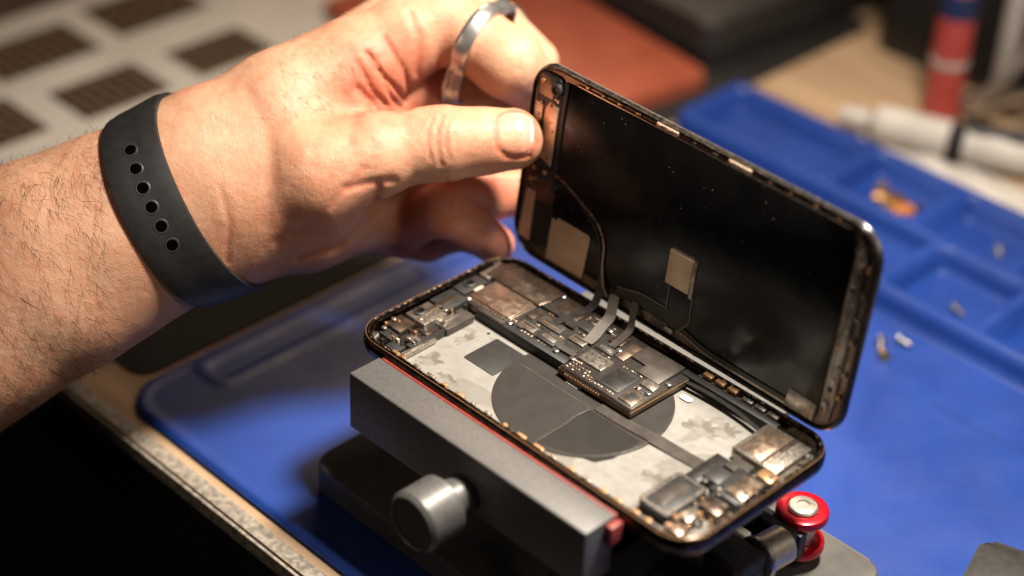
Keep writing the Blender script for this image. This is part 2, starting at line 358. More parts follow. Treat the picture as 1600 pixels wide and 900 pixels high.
for c in ((10.5,21.5),(12.2,31),(5,15),(16,11.5),(5.5,60),(6.5,9.5)): screw((c[0],c[1],-1.5),housing,r=.85)
# logic board
bd=[(10,40.5),(57.5,40.5),(58,36.8),(89,36.8),(89.5,66),(60,67.5),(10,67.5)]
board=prism("logic_board",bd,-4.2,-2.6,'edge',phone)
prism("board_surface",[(x+(.15 if x<50 else -.15 if x>80 else 0),y+(.12 if y<50 else -.15)) for x,y in bd],-2.62,-2.15,'pcb',board)
V,F=prismVF([(18,39.2),(58,39.2),(58,42),(18,42)],-5.2,-1.7,.3); mk("board_side_wall",V,F,'dark',board)
box("upper_board",58.6,88.6,37.3,57,-2.15,-1.55,'edge',board,bev=.05)
box("upper_board_surface",58.8,88.4,37.5,56.8,-1.55,-1.3,'pcb',board,bev=.03)
box("metal_shield",11,29.5,43,55,-2.15,-1.2,'shield',board,bev=.2,seg=3)
box("shield_lip",10.7,29.8,42.7,55.2,-2.15,-1.9,'tin',board,bev=.05)
prism("metal_shield",[(6,55.6),(31,55.6),(32,60),(32,67),(8,67),(5,63)],-2.15,-.9,'shieldd',board,bev=.2,seg=3)
for x,y,z,w,h in ((13,45,-1.2,5,3),(21,50,-1.2,6,3),(14,60,-.9,7,4),(24,58,-.9,5,6)):
    box("shield_emboss",x,x+w,y,y+h,z,z+.08,'shield' if z<-1 else 'shieldd',board,bev=.04)
for i in range(12): cyl("solder_dot",(12+i*1.5,42.35,-2.15),(0,0,1),.28,.25,'gold',board,seg=10,bev=.05)
ZB=-1.3
box("metal_shield",59.5,69.5,44,50.5,ZB,-.6,'tin',board,bev=.15,seg=3)
for a_ in range(3):
    for b_ in range(2): cyl("shield_hole",(61.5+a_*3,45.9+b_*2.8,-.61),(0,0,1),.45,.04,'chip',board,seg=12,bev=.01)
prism("graphite_cover",[(70.5,57.2),(77,57.2),(77,52.6),(86,52.6),(86,65.5),(70.5,65.5)],-2.0,-.8,'flexg',board,bev=.12)
box("metal_shield",66.5,70.3,53.5,63,-2.0,-.8,'shield',board,bev=.12)
box("processor",71,80.5,40,50.5,ZB,-.95,'chip',board,bev=.1)
box("processor_lid",72,79.5,41,49.5,-.95,-.88,'flex',board,bev=.03)
box("metal_shield",82.2,88,38.2,44.5,ZB,-.7,'shield',board,bev=.15)
box("shield_window",83.4,86.8,39.4,43.3,-.7,-.65,'chip',board,bev=.02)
box("metal_shield",81.8,87.5,48.5,52.3,ZB,-.65,'tin',board,bev=.15)
box("metal_shield",34,45,57,66,-2.15,-1.4,'shieldd',board,bev=.15)
for nm,x0,x1,y0,y1,z1,mm in [("connector",33,40,43.5,47,-1.5,'tin'),("connector",41.5,49.5,43,48,-1.45,'chip'),("connector",49.5,56,50,53.5,-1.4,'tin'),
 ("connector",36,46,49.5,53.5,-1.5,'flexg'),("connector",51,57,43.5,47.5,-1.4,'chip'),("connector",47,53,57,61,-1.4,'chip'),("connector",31,34.5,49,54,-1.6,'shieldd'),
 ("contact_frame",34,39,44.2,46.2,-1.4,'chip'),("contact_frame",50.3,55.2,50.8,52.7,-1.3,'chip'),("contact_frame",37.5,44.5,50.4,52.6,-1.4,'chip'),("contact_frame",42.6,48.4,44.4,46.6,-1.35,'tin')]:
    box(nm,x0,x1,y0,y1,-2.15,z1,mm,board,bev=.08)
for x,y,n_ in ((34.3,44.4,9),(50.6,51,9),(37.8,50.6,13)):
    for i in range(n_): box("contact_pin",x+i*.5,x+i*.5+.25,y,y+.4,-1.42,-1.22,'gold',board,bev=.02)
box("connector",59,66,52.5,56,ZB,-.75,'chip',board,bev=.1)
box("contact_frame",60,65,53.4,55,-.75,-.65,'tin',board,bev=.03)
box("connector",59,64,59,64.5,-2.15,-1.3,'shieldd',board,bev=.1)
prism("flex_overlay",[(44,48.2),(50,48.2),(51.5,46),(58,45.6),(58,43.6),(50.5,43.4),(48.5,46.6),(44,46.6)],-1.3,-1.18,'flexg',board)
prism("flex_overlay",[(31,56.2),(42,56.2),(44,54.6),(47.5,54.6),(47.5,56.8),(44.5,58.4),(31,58.4)],-1.25,-1.12,'flex',board)
prism("flex_overlay",[(20,39.6),(30,39.6),(31,42.4),(36,42.6),(36,43.6),(29.5,43.4),(28.5,41.2),(20,41.2)],-1.6,-1.5,'flexg',board)
rows=[(60,38.2,12,1.2),(60,39.6,8,1.3),(60,41.0,6,1.4),(60.5,51.3,7,1.3),(33,41.9,10,1.5),(46.5,55.1,8,1.2),(82,45.6,4,1.5),(57,62.5,3,1.3),(33,55.4,9,1.25),(46,63.5,7,1.4),(30.3,44,2,1),(71,51.4,8,1.2),(46,48.9,4,.9),(54,54.6,3,1.1),(46,62.2,6,1.1),(60,42.4,5,1.1),(33,48,8,.95),(46.5,65,8,1.3),(71,38.4,8,1.2)]
for x,y,n_,st in rows:
    for i in range(n_):
        if rng.random()<.15: continue
        zt=(ZB if (x>58.6 and y<57) else -2.15)
        w,h=(.7,.42) if rng.random()<.7 else (.45,.7)
        box("capacitor",x+i*st,x+i*st+w,y,y+h,zt-.02,zt+rng.uniform(.25,.5),random.choice(['gold','cream','cream','chip','tin']),board,bev=.05)
for c in ((52,42,-1.5),(65.5,57,-1.2),(56,63,-1.5),(83,46.9,-1.15),(87,46.9,-1.1),(58.8,42.6,-1.25),(32,66,-1.8),(11.8,41.8,-2),(88,55.2,-1.25),(46.4,56.4,-2.1),(31,42,-1.8)): screw((c[0],c[1],c[2]),board,r=1.05,m='silver')
for i in range(14): box("contact_pad",61+i*1.1,61.6+i*1.1,36.55,36.85,-3.9,-2.6,'gold',board,bev=.02)
vm=box("vibration_motor",121,138,46.5,64,-5.5,-1.4,'tin',housing,bev=.4,seg=3)
box("motor_plate",122.5,131,48,62.5,-1.4,-1.3,'shield',vm,bev=.05)
box("motor_bracket",131.6,133.2,47,63.4,-1.4,-.9,'shieldd',vm)
sp=prism("loudspeaker",rr(117.5,129,8.5,27,1.6),-5.5,-2.0,'dark',housing,bev=.3)
V=[];F=[]
lip=rr(118.1,128.4,9.1,26.4,1.3); li=rr(118.8,127.7,9.8,25.7,1.0); n=len(lip)
for P,z in ((lip,-2.0),(lip,-1.8),(li,-1.8),(li,-2.0)): V+= [(p[0],p[1],z) for p in P]
for i in range(3):
    for k in range(n):F.append((i*n+k,i*n+(k+1)%n,(i+1)*n+(k+1)%n,(i+1)*n+k))
mk("speaker_rim",V,F,'tin',sp)
prism("speaker_membrane",rr(121.2,125.4,11.5,24,1.8),-2.0,-1.8,'flexg',sp,bev=.1)
for nm,x0,x1,y0,y1,z1,mm in [("charge_port",128,139,28,42,-2.4,'dark'),("port_bracket",132.5,139,30,40,-1.5,'shield'),("connector",123,129,31,38,-2.2,'chip'),
 ("microphone",130,134,12,18,-2.2,'tin'),("microphone",131,138,20,26,-2.0,'shieldd'),("flex_cable",118,123,29.5,44,-4.2,'flex'),("bracket",134,139.5,42,46,-1.4,'gold'),
 ("bracket",130,136,6,10,-2.4,'shield'),("flex_cable",129.5,131,10,44,-2.9,'flex'),("bracket",124,131,39.5,45.5,-2.6,'flexg')]:
    box(nm,x0,x1,y0,y1,-5.4,z1,mm,housing,bev=.12)
for i in range(36):
    x=rng.uniform(129.5,139);y=rng.uniform(8+max(0,x-133),45)
    box("capacitor",x,x+rng.uniform(.4,1.0),y,y+rng.uniform(.4,1.0),-5,rng.uniform(-2.2,-1.4),random.choice(['gold','cream','tin','shield','dark','chip']),housing,bev=.06)
for c in ((131,10),(134.5,16),(137,24),(138,33),(138.3,44),(139,60),(126,28.5)): screw((c[0],c[1],-1.5),housing,r=.9,m='gold' if c[1]<20 else 'tin')
# ---------------------------------------------------------------- display panel
ex=Vector((1.0,-.026,.002)).normalized(); u=Vector((.001,.117,.993)); u=(u-ex*u.dot(ex)).normalized(); nn=ex.cross(u)
S=Vector((-.5,72.7,.1))
DF=Matrix(((ex.x,u.x,nn.x,S.x),(ex.y,u.y,nn.y,S.y),(ex.z,u.z,nn.z,S.z),(0,0,0,1)))
V,F=sweep([(2.0,-2.0),(.8,-1.85),(.2,-1.5),(0,-1.1),(.15,-.55),(.45,-.15),(.8,.1),(1.3,.1),(1.45,-.3),(1.5,-.9)],True,True)
disp=mk("display_panel",V,F,'bezel',phone,DF,ang=40)
rp=dens([(p[0],p[1],.1) for p in offs(.95,n=10)],.7)
j2=np.convolve(rng.random(len(rp)+4),np.ones(3)/3,'same')
tube("adhesive_gasket",[p+np.array([rng.normal(0,.04),rng.normal(0,.04),0]) for p in rp],.3,'bezel',disp,DF,n=1,seg=6,closed=True,rfun=lambda i,k:.18+.26*max(j2[i]-.3,0))
prism("metal_frame",rr(2.2,141.4,2.2,68.7,9),-.9,-.55,'shieldd',disp,DF)
prism("display_back",[(17,66.8),(17,24),(16,23),(16,6),(38,5.5),(120,5.2),(134,5.2),(134,60),(132,66.8)],-.55,-.2,'lcd',disp,DF,bev=.1)
prism("silver_edge_strip",[(134.8,4),(138.6,5.5),(139.0,12),(139.0,60),(137,65.0),(135.2,66),(134.8,64)],-.55,.1,'strip',disp,DF,bev=.15)
box("edge_line",20,131,67.2,67.7,-.5,.05,'tin',disp,DF,bev=.05)
prism("copper_foil",[(17.5,18.5),(20,18.5),(20,19.6),(34.5,19.6),(35.2,18.8),(34.2,3.4),(17,3.2)],-.2,-.08,'foil',disp,DF)
prism("black_flex",[(8.5,21),(17,22.5),(17.2,9),(14,5.5),(9,6)],-.5,-.1,'flex',disp,DF)
prism("tan_plate",[(3,6),(8.3,5.5),(8.3,24),(4.2,24)],-.5,-.15,'foil',disp,DF)
prism("earpiece_assembly",rr(3.4,14.5,30,67,3),-.55,.5,'flex',disp,DF,bev=.3)
prism("sensor_plate",[(8.3,38),(14,36),(14,57),(10,58),(8.3,55)],.5,.75,'foil',disp,DF,bev=.08)
box("bracket",4.5,11,59,66,.5,.9,'shieldd',disp,DF)
box("bracket",3.6,7,45,56,.5,.75,'tin',disp,DF)
prism("frame_rail",[(14.8,27),(16.6,27),(16.6,66.4),(14.8,66.4)],-.5,.4,'dark',disp,DF,bev=.15)
lathe("camera_ring",(12.5,63,.5),(0,0,1),[(2.2,0),(2.2,1.1),(1.8,1.4),(1.3,1.4),(1.1,.9)],'dark',disp,DF,seg=24)
cyl("lens_glass",(12.5,63,.9),(0,0,1),1.1,.4,'glass',disp,DF)
for c in ((6,64,.9),(6,50,.75),(5.5,28,-.1),(4.8,40,.6),(12,33,.5),(7,33,.5)): screw(c,disp,DF,r=.8,m='gold')
for i in range(26):
    s=rng.uniform(3.5,13.5);t=rng.uniform(25,66)
    box("capacitor",s,s+rng.uniform(.4,1.2),t,t+rng.uniform(.4,1.3),.3,rng.uniform(.7,1.1),random.choice(['gold','tin','chip','shieldd','dark','cream']),disp,DF,bev=.08)
ribbon("sensor_flex",[(14,34,.4),(20,33,-.02),(29,29.5,.1),(37.5,25.5,.15),(41.5,20,.2),(42.6,12,.3),(44.5,6,.6),(47,3,.8)],(1,1,0.0),1.0,.14,'shield',disp,DF)
ribbon("sensor_flex",[(15,28,.3),(22,32.2,-.02),(30,28.2,.1),(36.3,24,.15),(40,19,.2),(41,12,.3),(43,5,.6)],(1,1,0.0),.8,.12,'flex',disp,DF)
cp=box("display_chip_cover",69,78.8,19.5,31.5,-.2,.5,'foil',disp,DF,bev=.2)
box("chip_board",79.0,80.4,18.5,32,-.2,.4,'tin',disp,DF)
for i in range(7): box("contact_pad",70+i*1.3,70.8+i*1.3,31.8,32.5,-.2,.15,'tin',disp,DF,bev=.05)
prism("display_flex",[(71,19),(80.5,19),(80.8,10),(77,5.2),(60,6.5),(50,5),(50,8.2),(60,10.5),(72,11)],-.2,.1,'flex',disp,DF,bev=.05)
ribbon("display_flex_edge",[(50,8.3,.12),(55,9.4,.12),(60,10.6,.12),(66,10.9,.12),(71.6,11.1,.12)],(0,1,0),.28,.1,'flexs',disp,DF)
ribbon("display_flex_edge",[(71.2,11.2,.12),(71.0,15,.12),(71.0,19,.12)],(1,0,0),.28,.1,'flexs',disp,DF)
ribbon("display_flex_edge",[(80.7,19,.12),(80.9,14,.12),(80.9,10,.12),(77.2,5.2,.12)],(1,0,0),.28,.1,'flexs',disp,DF)
ribbon("lower_flex",[(78,7,.1),(90,4.6,.15),(105,4.4,.15),(122,4.4,.15)],(0,1,0),1.4,.12,'flex',disp,DF)
ribbon("lower_flex_highlight",[(78,5.6,.1),(90,3.4,.1),(105,3.2,.1),(122,3.2,.1)],(0,1,0),.3,.1,'tin',disp,DF)  # bright strip laid along the flex as its highlight
prism("silver_tab",rr(72,75.5,3.2,4.8,.7),-.2,.2,'silver',disp,DF)
prism("foil_plate",[(122,3),(133,2.8),(133.5,8.5),(123,9)],-.2,.25,'tin',disp,DF,bev=.05)
for s0,w in ((55,9),(84.5,9)):
    box("spring_clip",s0,s0+w,68.1,69.5,-.2,.75,'foil',disp,DF,bev=.2)
    box("spring_clip",s0+1,s0+3.5,68.4,69.3,.75,1.0,'silver',disp,DF); box("spring_clip",s0+4.6,s0+7.6,68.4,69.3,.75,1.0,'silver',disp,DF)
for s in (24,31,38,46,70,78,100,108,117,126): box("frame_tab",s,s+rng.uniform(.8,2.2),68.2,69.0,-.2,.4,random.choice(['tin','gold','shield']),disp,DF,bev=.1)
for t in (14,22,33,41,49,57): box("frame_tab",139.6,140.6,t,t+rng.uniform(.8,2.4),-.3,.4,random.choice(['tin','gold','shield']),disp,DF,bev=.1)
for s,t in ((136,58),(137,54),(135.4,30),(137.4,24),(136.5,8),(137,45),(135.4,40),(136,15),(137.4,36),(135.6,49),(136.6,19)):
    box("contact_pad",s,s+rng.uniform(.6,1.4),t,t+rng.uniform(.6,2.0),.1,.4,random.choice(['dark','gold','silver','dark']),disp,DF,bev=.08)
for c in ((135.8,62,.15),(137.8,59.5,.15),(136.4,52,.15),(136.2,10.5,.15)): screw(c,disp,DF,r=1.0,m='silver')
def dpt(s,t,n_=0.3): return tuple(DF@Vector((s,t,n_)))
ribbon("ribbon_cable",[dpt(50,5,.5),dpt(50.5,2.5,1.4),(51.5,67.5,-.3),(53,62,-.9),(55,56,-1.1),(55.5,52.5,-1.15)],(1,0,0),4.0,.14,'flexs',phone)
ribbon("ribbon_cable",[dpt(44,5,.5),dpt(44,2.5,1.4),(43.5,67.5,-.6),(42.5,62,-1.1),(41.5,56,-1.2),(41,53,-1.25)],(1,0,0),3.2,.14,'flex',phone)
ribbon("ribbon_cable",[dpt(59,7,.4),dpt(59.5,3,1.4),(60.5,67.5,-.3),(62,62,-.7),(63,56,-.5)],(1,0,0),2.6,.14,'flexg',phone)
# ---------------------------------------------------------------- clamp stand
jig=empty("phone_clamp",(72,30,-60)); tag(jig,"gray metal phone clamp with knurled knob and red rollers","clamp")
box("clamp_jaw",16,118,-13.5,-1.0,-23.5,-2.6,'jaw',jig,bev=.6,seg=3)
box("rubber_pad",17,118,-.98,-.08,-14,-2.75,'redrub',jig,bev=.2)
box("rubber_pad",118.1,120.8,-5.5,-.5,-10,-3.6,'redrub',jig,bev=.5)
box("jaw_shelf",20,116,-.05,8,-12.5,-8.0,'jaw',jig,bev=.4)
box("slide_body",48,100,-8,60,-42,-24,'dark',jig,bev=1)
box("slide_column",40,110,4,66,-50,-30,'dark',jig,bev=1)
prism("base_plate",rr(-4,158,-14,86,7),-60,-50,'plate',jig,bev=1.0,seg=3)
cyl("knob_collar",(69,-13.4,-18),(0,-1,0),6.4,9,'knob',jig,bev=.8)
kp=[(8.6,0),(9.6,.6)]+[(9.9,.9+.8*i) for i in range(15)]+[(9.6,12.6),(8.9,13.6),(8.4,13.8),(8.1,13.5),(4,13.5)]
lathe("adjustment_knob",(69,-21.5,-18),(0,-1,0),kp,'knob',jig,seg=76,knurl=(2,16,.27),ang=6)
box("far_jaw",30,118,72.2,80,-20,-6,'jaw',jig,bev=.8)
def spool(cx,cy,zt):
    for z in (zt,zt-12):
        lathe("red_roller",(cx,cy,z-4),(0,0,1),[(6.6,0),(8.2,.5),(8.4,1.0),(8.4,2.8),(8.1,3.4),(7.4,3.7),(5.4,3.7),(5.2,3.0)],'red',jig,seg=40)
    cyl("roller_shaft",(cx,cy,zt-16),(0,0,1),5.0,15,'steel',jig)
    lathe("roller_bolt",(cx,cy,zt-1.5),(0,0,1),[(4.8,0),(4.8,1.6),(4.3,2.2),(2.4,2.6),(2.1,2.6),(1.9,1.9)],'steel',jig)
spool(134,70,-30); spool(137,18,-34)
box("clamp_block",126,141,32,44,-46,-29,'blackmetal',jig,bev=.8)
box("clamp_block",124,139,58,62,-44,-32,'blackmetal',jig,bev=.8)
cyl("tension_cylinder",(137,45.5,-34),(.1,1,0),6.2,11,'steel',jig,bev=1)
cyl("tension_washer",(137,44.2,-34),(.1,1,0),7.2,1.6,'silver',jig,bev=.4)
lathe("threaded_rod",(137,18,-36),(0,1,0),[(2.6+.35*(i%2),i*.6) for i in range(34)],'silver',jig,seg=20)
lathe("block_screw",(141,38,-37),(1,0,0),[(2.4,0),(2.6,.3),(2.6,1.6),(2.1,2.0),(1.2,2.0),(1.1,1.2)],'silver',jig,seg=20)
box("clamp_arm",100,140,62,66,-44,-34,'blackmetal',jig,bev=.8)
cyl("rod",(90,44,-38),(1,0,0),3,34,'silver',jig)
# ---------------------------------------------------------------- bench, mat
table=prism("workbench",[(-700,-42),(600,-42),(600,455),(-700,455)],-68,-63.2,'wood',None,bev=1.0); tag(table,"light wooden workbench top with worn front edge","workbench")
mk("worn_edge",*prismVF([(-700,-43.5),(600,-43.5),(600,-42.05),(-700,-42.05)],-69.5,-64,.4),'woodedge',table)
box("edge_band",-700,600,-42.0,-36.5,-63.19,-63.05,'woodedge',table,bev=.02)
prism("bench_apron",[(-698,-34),(598,-34),(598,450),(-698,450)],-110,-68.1,'dark',table)
fl=mk("floor",[(-6000,-6000,-800),(6000,-6000,-800),(6000,6000,-800),(-6000,6000,-800)],[(0,1,2,3)],'floor'); fl["kind"]="structure"
x0,x1,y0,y1,R=-88,300,-33,307,16
xs=np.arange(x0,x1+.1,1.3);ys=np.arange(y0,y1+.1,1.3)
X,Y=np.meshgrid(xs,ys,indexing='ij')
def sdrr(X,Y,a,b,c,d,r):
    qx=np.abs(X-(a+b)/2)-(b-a)/2+r; qy=np.abs(Y-(c+d)/2)-(d-c)/2+r
    return np.hypot(np.maximum(qx,0),np.maximum(qy,0))+np.minimum(np.maximum(qx,qy),0)-r
def ss(t): t=np.clip(t,0,1); return t*t*(3-2*t)
sd=sdrr(X,Y,x0,x1,y0,y1,R)
Z=np.full_like(X,-60.6)
Z+=.4*ss((sd+6)/2.5)
zone=np.minimum(sdrr(X,Y,-84,296,258,304,6),sdrr(X,Y,54,296,214,304,6))
zl=sdrr(X,Y,-84,-66,-4,240,5)
Zr=11*ss(-zone/2.0+.5)
pk=np.full_like(X,99.)
for a,b in ((-78,-8),(-1,37),(44,84),(91,128),(135,172),(179,216)): pk=np.minimum(pk,sdrr(X,Y,a,b,264,299,4))
for a,b in ((60,98),(105,142),(149,186),(193,230)): pk=np.minimum(pk,sdrr(X,Y,a,b,220,257,4))
Z+=Zr*(1-.98*ss(-pk/1.6+.5))
Z+=.6*ss(-zl/2+.5)*(1-ss(-sdrr(X,Y,-80,-70,0,100,4)/2+.5)-ss(-sdrr(X,Y,-80,-70,108,232,4)/2+.5))
Z-=2.0*ss((sd+1.2)/1.2)
over=sd>0
ccx=np.where(X<(x0+x1)/2,x0+R,x1-R); ccy=np.where(Y<(y0+y1)/2,y0+R,y1-R)
dx=X-ccx;dy=Y-ccy;dd=np.hypot(dx,dy)+1e-9
X2=np.where(over,ccx+dx/dd*R,X);Y2=np.where(over,ccy+dy/dd*R,Y)
nx,ny=X.shape
V=np.stack([X2,Y2,Z],-1).reshape(-1,3)
idx=np.arange(nx*ny).reshape(nx,ny)
q=np.stack([idx[:-1,:-1],idx[1:,:-1],idx[1:,1:],idx[:-1,1:]],-1).reshape(-1,4)
ov=over.reshape(-1); keep=~(ov[q].all(1)); q=q[keep]
smat=mk("silicone_mat",V,q,'mat',None,ang=0); tag(smat,"blue silicone repair mat with raised parts compartments","repair mat")
bdr=rr(x0+.2,x1-.2,y0+.2,y1-.2,R,8)
mk("mat_base",*prismVF(bdr,-63.15,-61.6),'mat',smat)
for i in range(40):
    hgt=3 if i%5==0 else 1.6
    o=box("ruler_mark",112+i*2.4,112.35+i*2.4,180,180+hgt,-60.62,-60.5,'graycloth',smat,bev=.02)
# ---------------------------------------------------------------- hand (implicit surface)
hx_=np.array([.7008,.7123,.0379]);hy_=np.array([-.422,.3711,.8272]);hz_=np.cross(hx_,hy_);hz_/=np.linalg.norm(hz_)
O=(7.1,79.0,43.1)
HF=Matrix(((hx_[0],hy_[0],hz_[0],O[0]),(hx_[1],hy_[1],hz_[1],O[1]),(hx_[2],hy_[2],hz_[2],O[2]),(0,0,0,1)))
K=4.74
def hp(a,b,c=0): return np.array([(a-850)/K,(215-b)/K,c],dtype=np.float32)
def cap(P,a,b,ra,rb):
    ba=b-a;pa=P-a;h=np.clip(pa@ba/(ba@ba),0,1)
    return np.linalg.norm(pa-h[:,None]*ba,axis=1)-(ra+(rb-ra)*h)
def smin(a,b,k):
    h=np.maximum(k-np.abs(a-b),0)/k; return np.minimum(a,b)-h*h*k*.25
def chain(P,pts,k=2.0):
    d=None
    for p,q in zip(pts[:-1],pts[1:]):
        c=cap(P,hp(*p[:3]),hp(*q[:3]),p[3],q[3]); d=c if d is None else smin(d,c,k)
    return d
PALM=[[(315,250,-2,20.5),(430,175,-6,20),(545,100,-12,17)],
      [(340,330,-4,20),(470,270,-12,19),(560,210,-22,16)],
      [(350,358,-4,16.5),(470,350,-8,15.5),(560,330,-22,13)],
      [(400,312,5,15.5),(500,280,10,16.0),(590,244,9,12.9)]]
ARM=[[(315,250,-1,21.5),(60,375,4,26),(-220,505,8,31)],
     [(345,342,-1,20.5),(100,472,4,24),(-180,625,8,31)]]
THUMB=[(500,280,10,15.2),(590,243,9,12.8),(640,233,8,10.9),(672,229,7.5,11.1),(700,227,7,11.6),(750,223,5.5,10.4),(800,219,4.2,10.1)]
FING=[[(560,95,-12,16),(628,52,-14,14.2),(690,30,-16,12.8),(735,52,-13,12.2),(792,92,-10,12.0),(852,138,-22,8.6)],
      [(560,60,-28,14),(650,-10,-34,11.5),(770,20,-36,10),(838,75,-38,8.5)],
      [(555,130,-26,13),(650,128,-29,11.5),(750,140,-34,10),(840,175,-40,8)],
      [(560,270,-26,12.5),(640,300,-24,10.2),(700,296,-20,9.6),(760,296,-30,8.6),(830,292,-35,8)],
      [(560,320,-25,12),(632,342,-25,9.2),(690,326,-12,8.8),(732,352,-21,7.4)],
      [(560,340,-30,11),(662,366,-36,8.4),(728,350,-22,8.0),(772,380,-30,6.8)]]
CREASE=[([(680,192),(672,210),(671,232),(677,256)],.28,.6),([(694,188),(687,208),(686,232),(692,262)],.42,.7),([(704,196),(700,215),(701,240),(706,256)],.28,.55),
 ([(716,200),(713,222),(717,246)],.2,.6),([(468,405),(530,385),(575,345),(598,296)],1.0,1.2),([(440,380),(500,350),(550,300),(575,270)],.4,1.4),
 ([(560,140),(590,165),(640,172)],.9,1.3),([(395,150),(430,210),(440,290),(425,350)],.3,2.4),([(550,300),(585,290),(620,286)],.7,1.3),
 ([(365,410),(374,350),(362,300)],.3,1.1),([(540,150),(560,190),(555,230)],.3,1.8),([(520,180),(500,230),(505,270)],.25,2.2)]
BACK=[([(575,85),(600,120),(640,160)],1.1,1.0),([(600,60),(630,110),(640,150)],.8,1.0),([(640,20),(655,60),(650,110)],.6,1.2),([(590,110),(610,150),(625,165)],.8,.9),([(560,100),(580,140),(600,160)],.8,1.0),([(800,40),(815,75),(812,110)],.35,.8),([(700,285),(704,305),(700,330)],.4,.7)]
def groove(P,L_,zc):
    add=np.zeros(len(P),dtype=np.float32)
    for pl_,A,w in L_:
        d=np.full(len(P),1e3,dtype=np.float32)
        for a,b in zip(pl_[:-1],pl_[1:]):
            a2=hp(*a)[:2];b2=hp(*b)[:2];ba=b2-a2;pa=P[:,:2]-a2;h=np.clip(pa@ba/(ba@ba),0,1)
            d=np.minimum(d,np.linalg.norm(pa-h[:,None]*ba,axis=1))
        add+=A*np.exp(-(d/w)**2)*(P[:,2]>zc)
    return add
nailc=hp(806,214,0)
def fingd(P):
    fg=None
    for c in FING:
        d=chain(P,c,2.5); fg=d if fg is None else smin(fg,d,.8)
    return fg
def naile(P):
    a=(P[:,0]-nailc[0])/6.5; b=(P[:,1]-nailc[1])/7.5
    return (np.abs(a)**2.6+np.abs(b)**2.6)**(1/2.6),a
def sdf(P,detail=False):
    P=P.astype(np.float32)
    arm=smin(chain(P,ARM[0],4),chain(P,ARM[1],4),22)
    pl=None
    for c in PALM:
        d=chain(P,c,5); pl=d if pl is None else smin(pl,d,12)
    body=smin(arm,pl,10)
    body=smin(body,fingd(P),4)
    body=smin(body,chain(P,THUMB,4),3.5)
    if detail:
        body=body+groove(P,CREASE,-2)+groove(P,BACK,-16)
        e,a=naile(P)
        body=body+.6*np.exp(-((e-1.0)/.11)**2)*(P[:,2]>6)*(a<.75)
        body=body+.4*np.sin(P[:,0]*.13+P[:,1]*.09)*np.sin(P[:,1]*.12-P[:,0]*.04+1.2)
    return body
lo=np.array([-262,-112,-52.]);hi=np.array([14,60,46.]);h=1.7
n3=((hi-lo)/h).astype(int)+1
g=[lo[i]+h*np.arange(n3[i]) for i in range(3)]
VAL=np.empty(n3,dtype=np.float32)
for i in range(n3[0]):
    A,B=np.meshgrid(g[1],g[2],indexing='ij')
    P=np.stack([np.full(A.size,g[0][i]),A.ravel(),B.ravel()],-1)
    VAL[i]=sdf(P).reshape(n3[1],n3[2])
VAL[0]=np.abs(VAL[0])+.1
ins=VAL<0
cs=tuple(s-1 for s in n3)
cnt=np.zeros(cs);acc=np.zeros(cs+(3,))
def sl(o): return tuple(slice(o[k],o[k]+cs[k]) for k in range(3))
corners=[(a,b,c) for a in(0,1) for b in(0,1) for c in(0,1)]
for c0 in corners:
    for ax in range(3):
        if c0[ax]==0:
            c1=list(c0);c1[ax]=1;c1=tuple(c1)
            v0=VAL[sl(c0)];v1=VAL[sl(c1)];cr=(v0<0)!=(v1<0)
            t=np.where(cr,v0/(np.where(cr,v0-v1,1)),0)
            cnt+=cr
            for k in range(3):
                val=c0[k]+(t if k==ax else 0)
                acc[...,k]+=np.where(cr,val,0)
act=cnt>0
ids=-np.ones(cs,dtype=int);ids[act]=np.arange(act.sum())
ii=np.argwhere(act)
VV=(ii+acc[act]/cnt[act][:,None])*h+lo
FF=[]
for ax in range(3):
    b,c=(ax+1)%3,(ax+2)%3
    s0=[slice(None)]*3;s1=[slice(None)]*3
    s0[ax]=slice(0,-1);s1[ax]=slice(1,None)
    d0=ins[tuple(s0)];d1=ins[tuple(s1)]
    E=np.argwhere(d0!=d1)
    E=E[(E[:,b]>0)&(E[:,c]>0)&(E[:,b]<n3[b]-1)&(E[:,c]<n3[c]-1)]
    flip=d0[tuple(E.T)]
    def cid(db,dc):
        q_=E.copy();q_[:,b]-=db;q_[:,c]-=dc;return ids[tuple(q_.T)]
    Q=np.stack([cid(1,1),cid(0,1),cid(0,0),cid(1,0)],-1)
    Q[~flip]=Q[~flip][:,::-1]
    FF.append(Q)
FF=np.vstack(FF)
FF=FF[(FF>=0).all(1)]
me=bpy.data.meshes.new("tmp"); me.from_pydata(VV.tolist(),[],FF.tolist())
bm=bmesh.new();bm.from_mesh(me)
bmesh.ops.subdivide_edges(bm,edges=bm.edges,cuts=1,use_grid_fill=True)
bm.verts.index_update()
VV=np.array([v.co[:] for v in bm.verts]);FF=[[v.index for v in f.verts] for f in bm.faces];bm.free()
bpy.data.meshes.remove(me)
def grad(P,det):
    e=.25;G=np.zeros_like(P)
    for k in range(3):
        d=np.zeros(3);d[k]=e
        G[:,k]=(sdf(P+d,det)-sdf(P-d,det))/(2*e)
    return G
for it in range(3):
    dd_=sdf(VV,True); G=grad(VV,False); G/=np.maximum(np.linalg.norm(G,axis=1,keepdims=True),.2)
    inner=VV[:,0]>lo[0]+3
    VV=VV-(G*(np.clip(dd_,-2,2))[:,None])*inner[:,None]
hand=mk("person",VV,FF,'skin',None,HF,ang=0)
tag(hand,"bare hand and forearm pinching the phone's raised screen","person")
fl_=np.zeros(len(VV))  # skin redness, plus shade painted into the same tint
def spot(a,b,r,s,zc=-99):
    p=hp(a,b)[:2]; return s*np.exp(-(np.linalg.norm(VV[:,:2]-p,axis=1)/r)**2)*(VV[:,2]>zc)
